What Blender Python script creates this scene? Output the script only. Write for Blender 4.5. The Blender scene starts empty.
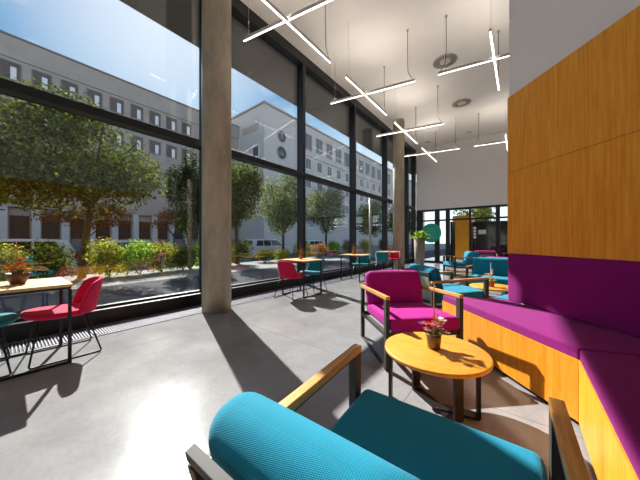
import bpy, bmesh, math, random
from math import sin, cos, pi, radians, atan, atan2, sqrt, hypot
from mathutils import Vector, Matrix

scene = bpy.context.scene
COL = scene.collection
RNG = random.Random(7)

# ------------------------------------------------------------------ helpers
class MB:
    def __init__(self):
        self.v, self.f, self.s = [], [], []
    def add(self, vs, fs, smooth=False, m=None):
        b = len(self.v)
        self.v += [tuple(m @ Vector(p)) if m is not None else tuple(p) for p in vs]
        self.f += [tuple(i + b for i in f) for f in fs]
        self.s += [smooth] * len(fs)
        return self
    def box(self, x0, x1, y0, y1, z0, z1, m=None):
        vs = [(x, y, z) for x in (x0, x1) for y in (y0, y1) for z in (z0, z1)]
        fs = [(0, 1, 3, 2), (4, 6, 7, 5), (0, 4, 5, 1), (2, 3, 7, 6), (0, 2, 6, 4), (1, 5, 7, 3)]
        return self.add(vs, fs, False, m)
    def prism(self, poly, z0, z1, m=None):
        n = len(poly)
        vs = [(x, y, z0) for x, y in poly] + [(x, y, z1) for x, y in poly]
        fs = [tuple(range(n))[::-1], tuple(range(n, 2 * n))]
        fs += [(i, (i + 1) % n, n + (i + 1) % n, n + i) for i in range(n)]
        return self.add(vs, fs, False, m)
    def tube(self, pts, r, n=8, closed=False, m=None, flat=None):
        pts = [Vector(p) for p in pts]
        N = len(pts); vs = []; fs = []
        prev = None
        for i, p in enumerate(pts):
            if closed:
                t = (pts[(i + 1) % N] - pts[i - 1])
            else:
                t = pts[min(i + 1, N - 1)] - pts[max(i - 1, 0)]
            t.normalize()
            if prev is None:
                a = Vector((0, 0, 1)) if abs(t.z) < .9 else Vector((1, 0, 0))
                u = t.cross(a).normalized()
            else:
                u = (prev - t * prev.dot(t)).normalized()
            prev = u
            w = t.cross(u)
            rr = r[i] if isinstance(r, (list, tuple)) else r
            for k in range(n):
                a = 2 * pi * k / n
                vs.append(p + u * (rr * cos(a)) + w * (rr * sin(a)))
        M = N if closed else N - 1
        for i in range(M):
            for k in range(n):
                a = i * n + k; b = i * n + (k + 1) % n
                c = ((i + 1) % N) * n + (k + 1) % n; d = ((i + 1) % N) * n + k
                fs.append((a, b, c, d))
        if not closed:
            fs.append(tuple(range(n))[::-1]); fs.append(tuple(range((N - 1) * n, N * n)))
        return self.add(vs, fs, True, m)
    def lathe(self, prof, n=24, c=(0, 0, 0), m=None, smooth=True):
        vs = []; fs = []
        for r, z in prof:
            for k in range(n):
                a = 2 * pi * k / n
                vs.append((c[0] + r * cos(a), c[1] + r * sin(a), c[2] + z))
        for i in range(len(prof) - 1):
            for k in range(n):
                fs.append((i * n + k, i * n + (k + 1) % n, (i + 1) * n + (k + 1) % n, (i + 1) * n + k))
        fs.append(tuple(range(n))[::-1]); fs.append(tuple(range((len(prof) - 1) * n, len(prof) * n)))
        return self.add(vs, fs, smooth, m)
    def cushion(self, hx, hy, hz, r, bulge=(0, 0, 0), m=None, n=7, c=4):
        def axis(h):
            rr = min(r, h)
            inner = [-(h - rr) + 2 * (h - rr) * i / n for i in range(n + 1)] if h - rr > 1e-6 else [0.0]
            co = [h - rr + rr * (i / c) for i in range(1, c + 1)]
            return [-q for q in reversed(co)] + inner + co
        H = (hx, hy, hz); A = [axis(h) for h in H]
        vs = []; fs = []
        for ax in range(3):
            u, w = (ax + 1) % 3, (ax + 2) % 3
            for sgn in (-1, 1):
                b = len(vs)
                for a in A[u]:
                    for e in A[w]:
                        p = [0, 0, 0]; p[ax] = sgn * H[ax]; p[u] = a; p[w] = e
                        q = [max(-(H[i] - min(r, H[i])), min(H[i] - min(r, H[i]), p[i])) for i in range(3)]
                        d = Vector([p[i] - q[i] for i in range(3)])
                        rr = min(r, min(H))
                        d = d.normalized() * rr if d.length > 0 else d
                        o = [q[i] + d[i] for i in range(3)]
                        for i in range(3):
                            j, k = (i + 1) % 3, (i + 2) % 3
                            if bulge[i]:
                                o[i] += (o[i] / H[i]) * bulge[i] * max(0, 1 - (o[j] / H[j]) ** 2) ** .7 * max(0, 1 - (o[k] / H[k]) ** 2) ** .7
                        vs.append(tuple(o))
                L = len(A[w])
                for i in range(len(A[u]) - 1):
                    for k in range(L - 1):
                        fs.append((b + i * L + k, b + (i + 1) * L + k, b + (i + 1) * L + k + 1, b + i * L + k + 1))
        return self.add(vs, fs, True, m)
    def build(self, name, mat, parent=None, bevel=0, loc=None, merge=True, normals=True):
        me = bpy.data.meshes.new(name)
        me.from_pydata(self.v, [], self.f)
        for p, s in zip(me.polygons, self.s):
            p.use_smooth = s
        if merge or normals:
            bm = bmesh.new(); bm.from_mesh(me)
            if merge: bmesh.ops.remove_doubles(bm, verts=bm.verts, dist=1e-5)
            if normals: bmesh.ops.recalc_face_normals(bm, faces=bm.faces)
            bm.to_mesh(me); bm.free()
        me.materials.append(mat)
        o = bpy.data.objects.new(name, me); COL.objects.link(o)
        if parent is not None: o.parent = parent
        if loc is not None: o.location = loc
        if bevel:
            b = o.modifiers.new('edge', 'BEVEL'); b.width = bevel; b.segments = 2; b.limit_method = 'ANGLE'; b.angle_limit = radians(50)
        return o

def tag(o, label=None, cat=None, group=None, kind=None):
    if label: o['label'] = label
    if cat: o['category'] = cat
    if group: o['group'] = group
    if kind: o['kind'] = kind
    return o

def empty(name, loc, rz=0, **k):
    o = bpy.data.objects.new(name, None); COL.objects.link(o)
    o.location = loc; o.rotation_euler = (0, 0, rz); o.empty_display_size = .1
    return tag(o, **k)

def structure(o, label=None):
    o['kind'] = 'structure'
    if label: o['label'] = label
    return o

def copy_tree(o, parent=None):
    c = o.copy(); COL.objects.link(c)
    if parent is not None: c.parent = parent
    for ch in list(o.children): copy_tree(ch, c)
    return c

def T(x, y, z): return Matrix.Translation((x, y, z))
def RX(a): return Matrix.Rotation(a, 4, 'X')
def RY(a): return Matrix.Rotation(a, 4, 'Y')
def RZ(a): return Matrix.Rotation(a, 4, 'Z')

# ------------------------------------------------------------------ materials
def srgb(r, g, b):
    f = lambda c: (c / 255 / 12.92) if c / 255 <= .04045 else ((c / 255 + .055) / 1.055) ** 2.4
    return (f(r), f(g), f(b), 1)

class NT:
    def __init__(self, name):
        self.m = bpy.data.materials.new(name); self.m.use_nodes = True
        self.t = self.m.node_tree; self.n = self.t.nodes; self.l = self.t.links
        self.b = self.n['Principled BSDF']; self.out = self.n['Material Output']
    def node(self, k, **p):
        o = self.n.new(k)
        for a, v in p.items():
            if a.startswith('i_'):
                key = a[2:]; o.inputs[int(key) if key.isdigit() else key.replace('_', ' ')].default_value = v
            else: setattr(o, a, v)
        return o
    def link(self, a, b): self.l.new(a, b)
    def coord(self, scale=(1, 1, 1), kind='Object', rot=(0, 0, 0)):
        tc = self.node('ShaderNodeTexCoord'); mp = self.node('ShaderNodeMapping')
        mp.inputs['Scale'].default_value = scale; mp.inputs['Rotation'].default_value = rot
        self.link(tc.outputs[kind], mp.inputs['Vector']); return mp.outputs['Vector']
    def ramp(self, fac, stops):
        r = self.node('ShaderNodeValToRGB'); e = r.color_ramp.elements
        while len(e) < len(stops): e.new(.5)
        for el, (p, c) in zip(e, stops): el.position = p; el.color = c
        self.link(fac, r.inputs['Fac']); return r.outputs['Color']
    def bump(self, h, strength, dist=.002):
        b = self.node('ShaderNodeBump'); b.inputs['Strength'].default_value = strength; b.inputs['Distance'].default_value = dist
        self.link(h, b.inputs['Height']); self.link(b.outputs['Normal'], self.b.inputs['Normal'])

def plain(name, col, rough=.5, metal=0, noise=.0, nscale=8, spec=None, sheen=0):
    t = NT(name); t.b.inputs['Roughness'].default_value = rough; t.b.inputs['Metallic'].default_value = metal
    if spec is not None: t.b.inputs['Specular IOR Level'].default_value = spec
    if noise:
        nz = t.node('ShaderNodeTexNoise', i_Scale=nscale, i_Detail=5.0)
        t.link(t.coord(), nz.inputs['Vector'])
        c = [min(1, x * (1 - noise)) for x in col[:3]] + [1]; d = [min(1, x * (1 + noise)) for x in col[:3]] + [1]
        t.link(t.ramp(nz.outputs['Fac'], [(.3, c), (.7, d)]), t.b.inputs['Base Color'])
    else:
        t.b.inputs['Base Color'].default_value = col
    return t.m

def fabric(name, col, rough=.85, sheen=.25, pitch=.004, var=.18, bump=.5, tint=(1, 1, 1, 1)):
    t = NT(name); co = t.coord()
    sp = t.node('ShaderNodeSeparateXYZ'); t.link(co, sp.inputs[0])
    yz = t.node('ShaderNodeMath', operation='ADD'); t.link(sp.outputs['Y'], yz.inputs[0]); t.link(sp.outputs['Z'], yz.inputs[1])
    def thread(a, b, sign):   # two diagonal thread directions
        m = t.node('ShaderNodeMath', operation='MULTIPLY_ADD'); m.inputs[1].default_value = sign; t.link(a, m.inputs[0]); t.link(b, m.inputs[2])
        k = t.node('ShaderNodeMath', operation='MULTIPLY'); k.inputs[1].default_value = 2 * pi / pitch; t.link(m.outputs[0], k.inputs[0])
        q = t.node('ShaderNodeMath', operation='SINE'); t.link(k.outputs[0], q.inputs[0]); return q.outputs[0]
    pr = t.node('ShaderNodeMath', operation='MULTIPLY'); t.link(thread(sp.outputs['X'], yz.outputs[0], .55), pr.inputs[0]); t.link(thread(sp.outputs['X'], yz.outputs[0], -1.3), pr.inputs[1])
    ma = t.node('ShaderNodeMath', operation='MULTIPLY_ADD'); ma.inputs[1].default_value = .5; ma.inputs[2].default_value = .5; t.link(pr.outputs[0], ma.inputs[0])
    nz = t.node('ShaderNodeTexNoise', i_Scale=5.0, i_Detail=4.0); t.link(co, nz.inputs['Vector'])
    lo = [x * (1 - var) for x in col[:3]] + [1]; hi = [min(1, x * (1 + var)) for x in col[:3]] + [1]
    c1 = t.ramp(ma.outputs[0], [(.1, lo), (.9, hi)])
    mx = t.node('ShaderNodeMix', data_type='RGBA', blend_type='MULTIPLY'); mx.inputs[0].default_value = 1
    t.link(c1, mx.inputs[6])
    t.link(t.ramp(nz.outputs['Fac'], [(.3, (.88, .88, .88, 1)), (.7, (1, 1, 1, 1))]), mx.inputs[7])
    t.link(mx.outputs[2], t.b.inputs['Base Color'])
    t.b.inputs['Roughness'].default_value = rough
    t.b.inputs['Specular IOR Level'].default_value = .2
    t.b.inputs['Sheen Weight'].default_value = sheen; t.b.inputs['Sheen Roughness'].default_value = .5
    t.b.inputs['Sheen Tint'].default_value = tint
    t.bump(ma.outputs[0], bump, .001)
    return t.m

def wood(name, dark, light, scale=(14, 14, .9), rough=.4, nscale=3.0, spec=.35):
    t = NT(name); co = t.coord(scale)
    nz = t.node('ShaderNodeTexNoise', i_Scale=nscale, i_Detail=7.0, i_Roughness=.62); t.link(co, nz.inputs['Vector'])
    n2 = t.node('ShaderNodeTexNoise', i_Scale=nscale * 6, i_Detail=3.0); t.link(co, n2.inputs['Vector'])
    a = t.node('ShaderNodeMath', operation='MULTIPLY_ADD'); a.inputs[1].default_value = .35
    t.link(n2.outputs['Fac'], a.inputs[0]); t.link(nz.outputs['Fac'], a.inputs[2])
    t.link(t.ramp(a.outputs[0], [(.5, dark), (.85, light)]), t.b.inputs['Base Color'])
    t.b.inputs['Roughness'].default_value = rough; t.b.inputs['Specular IOR Level'].default_value = spec
    t.bump(n2.outputs['Fac'], .08, .001)
    return t.m

def emit(name, col, s):
    t = NT(name)
    e = t.node('ShaderNodeEmission'); e.inputs['Color'].default_value = col; e.inputs['Strength'].default_value = s
    t.link(e.outputs[0], t.out.inputs['Surface']); return t.m

def glass(name, tint, base=.045, k=.85):
    t = NT(name)
    lw = t.node('ShaderNodeLayerWeight'); lw.inputs['Blend'].default_value = .5
    pw = t.node('ShaderNodeMath', operation='POWER'); pw.inputs[1].default_value = 5
    t.link(lw.outputs['Facing'], pw.inputs[0])
    ma = t.node('ShaderNodeMath', operation='MULTIPLY_ADD'); ma.inputs[1].default_value = k; ma.inputs[2].default_value = base
    t.link(pw.outputs[0], ma.inputs[0])
    tr = t.node('ShaderNodeBsdfTransparent'); tr.inputs['Color'].default_value = tint
    gl = t.node('ShaderNodeBsdfGlossy'); gl.inputs['Roughness'].default_value = 0
    mx = t.node('ShaderNodeMixShader')
    t.link(ma.outputs[0], mx.inputs[0]); t.link(tr.outputs[0], mx.inputs[1]); t.link(gl.outputs[0], mx.inputs[2])
    t.link(mx.outputs[0], t.out.inputs['Surface'])
    return t.m

def leaf(name, c1, c2, trans=.45):
    t = NT(name)
    g = t.node('ShaderNodeNewGeometry')
    md = [(a + b) / 2 for a, b in zip(c1, c2)]
    col = t.ramp(g.outputs['Random Per Island'], [(0, c1), (.55, md), (.85, c2), (1, [min(1, x * 1.6) for x in c2[:3]] + [1])])
    d = t.node('ShaderNodeBsdfDiffuse'); tl = t.node('ShaderNodeBsdfTranslucent'); mx = t.node('ShaderNodeMixShader')
    mx.inputs[0].default_value = trans
    t.link(col, d.inputs['Color']); t.link(col, tl.inputs['Color'])
    t.link(d.outputs[0], mx.inputs[1]); t.link(tl.outputs[0], mx.inputs[2]); t.link(mx.outputs[0], t.out.inputs['Surface'])
    return t.m

def concrete_floor():
    t = NT('polished_concrete'); co = t.coord()
    n1 = t.node('ShaderNodeTexNoise', i_Scale=1.6, i_Detail=9.0, i_Roughness=.65); t.link(co, n1.inputs['Vector'])
    n2 = t.node('ShaderNodeTexNoise', i_Scale=35.0, i_Detail=4.0); t.link(co, n2.inputs['Vector'])
    a = t.node('ShaderNodeMath', operation='MULTIPLY_ADD'); a.inputs[1].default_value = .25
    t.link(n2.outputs['Fac'], a.inputs[0]); t.link(n1.outputs['Fac'], a.inputs[2])
    base = t.ramp(a.outputs[0], [(.42, srgb(122, 121, 123)), (.82, srgb(148, 147, 148))])
    # saw-cut joints, 2.6 m apart
    sx = t.node('ShaderNodeSeparateXYZ'); t.link(co, sx.inputs[0])
    def joint(o, off):
        s = t.node('ShaderNodeMath', operation='ADD'); s.inputs[1].default_value = off; t.link(o, s.inputs[0])
        p = t.node('ShaderNodeMath', operation='PINGPONG'); p.inputs[1].default_value = 1.3; t.link(s.outputs[0], p.inputs[0])
        c = t.node('ShaderNodeMath', operation='LESS_THAN'); c.inputs[1].default_value = .004; t.link(p.outputs[0], c.inputs[0]); return c.outputs[0]
    j = t.node('ShaderNodeMath', operation='MAXIMUM'); t.link(joint(sx.outputs['X'], .65), j.inputs[0]); t.link(joint(sx.outputs['Y'], -2.08), j.inputs[1])
    mx = t.node('ShaderNodeMix', data_type='RGBA'); t.link(j.outputs[0], mx.inputs[0]); t.link(base, mx.inputs[6]); mx.inputs[7].default_value = srgb(112, 108, 104)
    t.link(mx.outputs[2], t.b.inputs['Base Color'])
    rr = t.node('ShaderNodeMapRange'); rr.inputs['To Min'].default_value = .11; rr.inputs['To Max'].default_value = .21
    t.link(n1.outputs['Fac'], rr.inputs['Value']); t.link(rr.outputs[0], t.b.inputs['Roughness'])
    t.b.inputs['Specular IOR Level'].default_value = .21
    t.bump(n2.outputs['Fac'], .03, .002)
    return t.m

def column_concrete():
    t = NT('raw_concrete'); co = t.coord((1, 1, .35))
    n1 = t.node('ShaderNodeTexNoise', i_Scale=4.0, i_Detail=10.0, i_Roughness=.7); t.link(co, n1.inputs['Vector'])
    t.link(t.ramp(n1.outputs['Fac'], [(.3, srgb(144, 134, 116)), (.55, srgb(176, 164, 144)), (.8, srgb(200, 190, 172))]), t.b.inputs['Base Color'])
    t.b.inputs['Roughness'].default_value = .75; t.bump(n1.outputs['Fac'], .15, .01); return t.m

M = {}
M['floor'] = concrete_floor()
M['column'] = column_concrete()
M['ceil'] = plain('ceiling_plaster', srgb(238, 231, 222), .55, noise=.02, nscale=2)
M['white'] = plain('white_plaster', srgb(236, 235, 236), .6, noise=.02, nscale=2)
M['cream'] = plain('cream_plaster', srgb(238, 235, 231), .6, noise=.02)
M['black'] = plain('black_frame', srgb(24, 25, 28), .4, noise=.15)
M['steel'] = plain('dark_bronze_steel', srgb(52, 49, 45), .6, metal=.0, noise=.1, nscale=20)
M['wire'] = plain('black_wire', srgb(30, 30, 32), .4, metal=.3)
M['leg'] = plain('black_steel', srgb(42, 38, 36), .38, metal=.5)
M['oak_wall'] = wood('oak_panel', srgb(226, 144, 30), srgb(250, 178, 58), (16, 16, .8), .42)
M['oak_top'] = wood('oak_top', srgb(206, 134, 42), srgb(228, 160, 62), (3, 16, 16), .4)
M['oak_front'] = wood('oak_front', srgb(214, 132, 28), srgb(236, 160, 52), (10, 10, .8), .4)
M['oak_arm'] = wood('oak_arm', srgb(190, 130, 64), srgb(226, 172, 104), (20, 2, 20), .4)
M['ash_top'] = wood('ash_top', srgb(206, 162, 104), srgb(228, 190, 134), (3, 14, 14), .45)
M['teal'] = fabric('teal_fabric', srgb(10, 132, 162), pitch=.0075, var=.32, sheen=.2, tint=(.6, .95, 1, 1))
M['teal_shell'] = fabric('teal_shell', srgb(12, 126, 140), var=.1, sheen=.2)
M['magenta'] = fabric('magenta_fabric', srgb(178, 20, 134), var=.1, sheen=.06, tint=(1, .6, .9, 1), bump=.25)
M['purple'] = fabric('purple_velvet', srgb(134, 11, 108), var=.1, sheen=.14, tint=(1, .55, .95, 1), bump=.2)
M['red'] = fabric('red_fabric', srgb(206, 26, 74), var=.08, sheen=.2, tint=(1, .6, .7, 1), bump=.2)
M['grey_fabric'] = fabric('grey_fabric', srgb(150, 152, 140), var=.1, sheen=.1)
M['glass'] = glass('window_glass', (.87, .89, .9, 1), .065)
M['glass2'] = glass('vestibule_glass', (.9, .93, .93, 1), .03)
M['far_glass'] = plain('far_window_glass', srgb(62, 74, 88), .12, spec=.8)
M['blind'] = plain('brown_blind', srgb(84, 70, 64), .5)
M['led'] = emit('led_diffuser', (1, .93, .86, 1), 4.5)
M['fill_up'] = emit('added_ceiling_fill', (1, .93, .85, 1), 30)  # glow added on the bars to brighten ceiling and walls
M['alu'] = plain('anodised_aluminium', srgb(196, 192, 186), .45, metal=.3)
M['cord'] = plain('dark_cord', srgb(70, 62, 56), .6)
M['grille'] = plain('grille_metal', srgb(122, 118, 132), .6, metal=.1)
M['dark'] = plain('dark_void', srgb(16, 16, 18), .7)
M['vent'] = plain('vent_white', srgb(206, 196, 184), .5)
M['pot_metal'] = plain('mottled_pot', srgb(120, 98, 62), .35, metal=.4, noise=.4, nscale=30)
M['pot_brown'] = plain('brown_pot', srgb(96, 56, 38), .5, noise=.3, nscale=25)
M['terracotta'] = plain('terracotta_pot', srgb(176, 96, 58), .6, noise=.15, nscale=25)
M['planter'] = plain('planter_concrete', srgb(142, 132, 122), .8, noise=.12, nscale=6)
M['soil'] = plain('soil', srgb(60, 44, 32), .9, noise=.3, nscale=30)
M['green_sign'] = plain('green_sign', srgb(24, 178, 152), .5, noise=.05)
M['sign_text'] = plain('sign_text', srgb(150, 205, 190), .6)
M['sticker'] = plain('white_sticker', srgb(236, 236, 232), .6)

# outdoors
M['pave_shaded'] = plain('tree_shaded_paving', srgb(74, 75, 80), .95, noise=.15, nscale=3, spec=.05)  # paving darkened to stand in for the tree shade lying on it
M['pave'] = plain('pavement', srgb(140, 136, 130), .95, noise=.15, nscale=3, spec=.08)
M['asphalt'] = plain('asphalt', srgb(88, 88, 90), .95, noise=.2, nscale=4, spec=.05)
M['stone'] = plain('grey_stone', srgb(160, 149, 141), .85, noise=.08, nscale=1.2)
M['stone_dark'] = plain('dark_stone', srgb(112, 106, 102), .85, noise=.08)
M['pale_stone'] = plain('pale_stone', srgb(186, 181, 177), .85, noise=.05, nscale=1.2)
M['frame_white'] = plain('white_window_frame', srgb(222, 222, 222), .6)
M['soffit'] = plain('canopy_soffit', srgb(120, 114, 104), .6, noise=.05)
M['car_silver'] = plain('silver_paint', srgb(216, 219, 224), .3)
M['car_white'] = plain('white_paint', srgb(226, 228, 230), .25)
M['car_glass'] = plain('car_glass', srgb(28, 34, 42), .08, spec=.8)
M['rubber'] = plain('rubber', srgb(22, 22, 24), .8)
M['hub'] = plain('wheel_hub', srgb(150, 152, 156), .4, metal=.6)
M['tail'] = plain('tail_lamp', srgb(190, 20, 24), .3)
M['headlamp'] = plain('head_lamp', srgb(220, 226, 232), .15)
M['bark'] = plain('bark', srgb(88, 66, 46), .9, noise=.3, nscale=12)
M['leaf_mid'] = leaf('leaf_mid', srgb(44, 60, 20), srgb(122, 128, 46))
M['leaf_dark'] = leaf('leaf_dark', srgb(28, 42, 20), srgb(70, 84, 34))
M['leaf_grey'] = leaf('leaf_grey', srgb(86, 100, 60), srgb(150, 156, 104))
M['leaf_red'] = leaf('leaf_red', srgb(96, 52, 32), srgb(150, 92, 56), .3)
M['leaf_yellow'] = leaf('leaf_yellow', srgb(110, 124, 30), srgb(214, 206, 84))
M['leaf_lime'] = leaf('leaf_lime', srgb(96, 140, 40), srgb(190, 216, 90))
M['leaf_orange'] = leaf('leaf_orange', srgb(120, 96, 40), srgb(226, 150, 60), .3)
M['leaf_pink'] = leaf('leaf_pink', srgb(96, 110, 50), srgb(206, 150, 130), .3)
def petal(name, c1, c2): return leaf(name, c1, c2, .25)
M['petal_mix'] = petal('petal_mix', srgb(110, 60, 150), srgb(240, 150, 80))
M['petal_red'] = petal('petal_red', srgb(170, 20, 40), srgb(220, 70, 50))
M['petal_orange'] = petal('petal_orange', srgb(200, 60, 40), srgb(244, 160, 70))
M['petal_violet'] = petal('petal_violet', srgb(90, 50, 140), srgb(180, 130, 200))
M['petal_white'] = petal('petal_white', srgb(220, 200, 190), srgb(250, 240, 230))
M['stem'] = plain('stem_green', srgb(90, 120, 50), .7)
M['dry_stem'] = plain('dry_stem', srgb(170, 120, 60), .7)

# ------------------------------------------------------------------ camera (level, eye height 1.14 m)
F_PX = 252.0
AZ = atan(201 / F_PX)                         # view turned from the long axis (+Y) towards the glass (-X)
cam = bpy.data.cameras.new('camera'); cam.sensor_fit = 'HORIZONTAL'; cam.sensor_width = 36; cam.lens = 36 * F_PX / 640
cam.clip_start = .02; cam.clip_end = 500
camo = bpy.data.objects.new('camera', cam); COL.objects.link(camo)
camo.location = (0, 0, 1.14); camo.rotation_euler = (pi / 2, 0, AZ)
cam.shift_y = .5 / 640
scene.camera = camo

# ------------------------------------------------------------------ room shell
X_IN, X_GL, X_OUT = -4.44, -4.60, -4.66
Y_END, Z_C = 13.9, 6.0
Y_BACK = -6.0
structure(MB().box(X_OUT, 5.0, Y_BACK, 20.5, -.15, 0).build('floor', M['floor']), 'polished grey concrete floor')
structure(MB().box(X_OUT, 5.0, Y_BACK, Y_END + .25, Z_C, Z_C + .2).build('ceiling', M['ceil']), 'high cream ceiling')
structure(MB().box(X_OUT, 5.0, Y_BACK - .2, Y_BACK, 0, Z_C).build('wall_rear', M['white']), 'white wall behind the camera')
structure(MB().box(X_IN + .02, 5.0, Y_END, Y_END + .25, 2.76, Z_C).build('wall_end', M['cream']), 'white upper wall above the glazed entrance')
structure(MB().box(5.0, 5.2, 3.4, 20.5, 0, Z_C).build('wall_far_right', M['white']))
# angled block: white wall with oak cladding
WC = Vector((-.117, 3.475)); WD = Vector((.675, -.753)).normalized(); WN = Vector((-WD.y, WD.x))   # WN points into the block
if WN.x < 0: WN = -WN
WC = WC + WN * .02
wk = Vector((.865, WC.y + WD.y / WD.x * (.865 - WC.x)))
z_wood, z_seam, z_cush, z_groove, z_seat = 2.715, 1.88, 1.02, 3.56, .48
blk = [(WC.x, WC.y), (wk.x, wk.y), (.865, Y_BACK), (5.0, Y_BACK), (5.0, WC.y)]
lx = .075 / WN.x
lowb = [(WC.x + lx, WC.y), (.945, WC.y + WD.y / WD.x * (.945 - WC.x - lx)), (.945, Y_BACK), (5.0, Y_BACK), (5.0, WC.y)]
wall = MB().prism(lowb, 0, z_cush - .02).prism(blk, z_cush - .02, z_groove - .01).prism(blk, z_groove + .01, Z_C)
inb = [(x + .04 * (1 if i in (0, 1, 2) else 0), y - (.04 if i in (0, 4) else 0)) for i, (x, y) in enumerate(blk)]
wall.prism(inb, z_groove - .01, z_groove + .01)
wr = structure(wall.build('wall_right', M['white']), 'white wall block above the oak cladding')
pt = .02
def wallstrip(z0, z1, off0, off1, s0=0, s1=None, y_stop=-1.5):
    """strip along the angled wall and on along the side wall, between two offsets off the wall"""
    a0 = WC - WN * off1 + WD * s0; b0 = WC - WN * off0 + WD * s0
    def mit(off):
        # intersect the angled face (offset) with x = .865-off
        p = WC - WN * off; x = .865 - off
        return Vector((x, p.y + WD.y / WD.x * (x - p.x)))
    a1, b1 = mit(off1), mit(off0)
    return a0, a1, b1, b0
def strip_poly1(o0, o1, s0=0):
    a0, a1, b1, b0 = wallstrip(0, 0, o0, o1, s0)
    return [tuple(a0), tuple(a1), tuple(b1), tuple(b0)]
def strip_poly2(o0, o1, y0):
    a0, a1, b1, b0 = wallstrip(0, 0, o0, o1)
    return [tuple(a1), (a1.x, y0), (b1.x, y0), tuple(b1)]
for z0, z1 in ((z_cush - .02, z_seam - .002), (z_seam + .002, z_wood)):
    MB().prism(strip_poly1(.001, pt), z0, z1).build('oak_panel', M['oak_wall'], wr)
    MB().prism(strip_poly2(.001, pt, -1.5), z0, z1).build('oak_panel', M['oak_wall'], wr)

# glass wall, bay by bay
P = 2.61
mull = [2.30 + P * k for k in range(-3, 5)]     # -5.53 .. 12.74
edges = [mull[0]] + mull[1:] + [Y_END - .05]
for i in range(len(edges) - 1):
    y0, y1 = edges[i], edges[i + 1]
    fr = MB().box(X_OUT, X_IN, y0 - .05, y0 + .05, 0, Z_C)
    if i == len(edges) - 2: fr.box(X_OUT, X_IN, y1 - .05, y1 + .05, 0, Z_C)
    w = structure(fr.build('window_%d' % (i + 1), M['black'], bevel=.004), 'tall bay of the black-framed glass wall')
    MB().box(X_OUT + .02, X_IN, y0 + .05, y1 - .05, 2.81, 2.92).build('transom', M['black'], w)
    MB().box(X_OUT, X_IN, y0 + .05, y1 - .05, 0, .2).box(X_GL - .04, X_GL + .05, y0 + .05, y1 - .05, .2, .235).build('sill', M['black'], w)
    MB().box(X_OUT, X_IN, y0 + .05, y1 - .05, Z_C - .24, Z_C).build('head_frame', M['black'], w)
    for z0, z1 in ((.235, 2.81), (2.92, Z_C - .24)):
        MB().box(X_GL - .012, X_GL + .012, y0 + .05, y1 - .05, z0, z1).build('pane', M['glass'], w)
structure(MB().box(X_OUT, X_IN, Y_BACK, mull[0] - .05, 0, Z_C).build('wall_left', M['white']))
# columns
for (cx, cy, lb) in ((-3.89, 2.17, 'round raw concrete column beside the first table by the glass'), (-3.89, 10.0, 'round raw concrete column farther along the glass wall')):
    c = MB().lathe([(.225, 0), (.225, Z_C)], 48, (cx, cy, 0)).build('concrete_column', M['column'])
    c['kind'] = 'structure'; c['label'] = lb

# floor grille along the glass
g = MB()
for k in range(560):
    y = -1.2 + k * .026
    g.box(-4.38, -3.96, y, y + .010, .002, .014)
gr = tag(empty('floor_grille', (0, 0, 0)), 'long slatted metal floor grille running along the foot of the glass wall', 'grille')
g.build('slats', M['grille'], gr, normals=False, merge=False)
MB().box(-4.40, -3.95, -1.25, 13.4, .0005, .002).build('trench', M['dark'], gr)
MB().box(-4.41, -4.385, -1.25, 13.4, .001, .01).box(-3.955, -3.935, -1.25, 13.4, .001, .01).build('edge_rail', M['grille'], gr)

# ------------------------------------------------------------------ end glazing, entrance and vestibule
def endframe(name, xs, z0, z1, label):
    pass
ew = MB()
for x0, x1 in ((-4.42, -4.10), (-3.50, -3.28), (-2.98, -2.80), (-1.95, -1.87), (-.90, -.74), (1.2, 1.3), (3.2, 3.3)):
    ew.box(x0, x1, Y_END + .02, Y_END + .16, 0, 2.76)
wend = structure(ew.build('window_9', M['black']), 'dark glazed entrance screen under the white wall')
MB().box(-4.10, 5, Y_END + .04, Y_END + .14, 2.14, 2.22).build('transom', M['black'], wend)
MB().box(-4.10, 5, Y_END + .04, Y_END + .14, 2.66, 2.76).build('head_frame', M['black'], wend)
MB().box(-4.10, -2.98, Y_END + .04, Y_END + .14, 0, .08).box(-2.0, 5, Y_END + .04, Y_END + .14, 0, .08).build('sill', M['black'], wend)
for x0, x1 in ((-4.10, -3.50), (-3.28, -2.98), (-1.87, -.90), (-.74, 1.2), (1.3, 3.2)):
    MB().box(x0, x1, Y_END + .085, Y_END + .095, .08, 2.14).build('pane', M['glass2'], wend)
    MB().box(x0, x1, Y_END + .085, Y_END + .095, 2.22, 2.66).build('pane', M['glass2'], wend)
MB().box(-2.80, -1.95, Y_END + .085, Y_END + .095, 2.22, 2.66).build('pane', M['glass2'], wend)
# an open door leaf swung into the vestibule
d1 = structure(MB().box(-2.80, -2.72, Y_END + .2, Y_END + 1.0, 0, 2.1).build('door_1', M['black']), 'black entrance door standing open')
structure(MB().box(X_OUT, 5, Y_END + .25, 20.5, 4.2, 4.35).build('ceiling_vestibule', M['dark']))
structure(MB().box(-3.25, -2.35, 17.0, 19.0, 0, 2.62).build('wall_vestibule', M['oak_wall']), 'oak clad block inside the entrance lobby')
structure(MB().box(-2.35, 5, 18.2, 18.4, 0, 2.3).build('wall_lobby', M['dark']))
sg = empty('entrance_sign', (-3.66, Y_END - .01, 1.53), label='round green sign with pale lines of text on the entrance glazing', cat='sign')
disc = [(.50 * (1 if abs(cos(a)) < .8 else .98) * cos(a), .50 * sin(a)) for a in [2 * pi * k / 40 for k in range(40)]]
MB().prism(disc, 0, .012, m=RX(pi / 2)).build('board', M['green_sign'], sg)
tx = MB()
for k, (w0, zz) in enumerate(((.22, .22), (.30, .10), (.34, -.02), (.26, -.14), (.30, -.26))):
    tx.box(-w0, w0 * .8, -.02, -.012, zz - .012, zz + .012)
tx.build('text_lines', M['sign_text'], sg)
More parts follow.
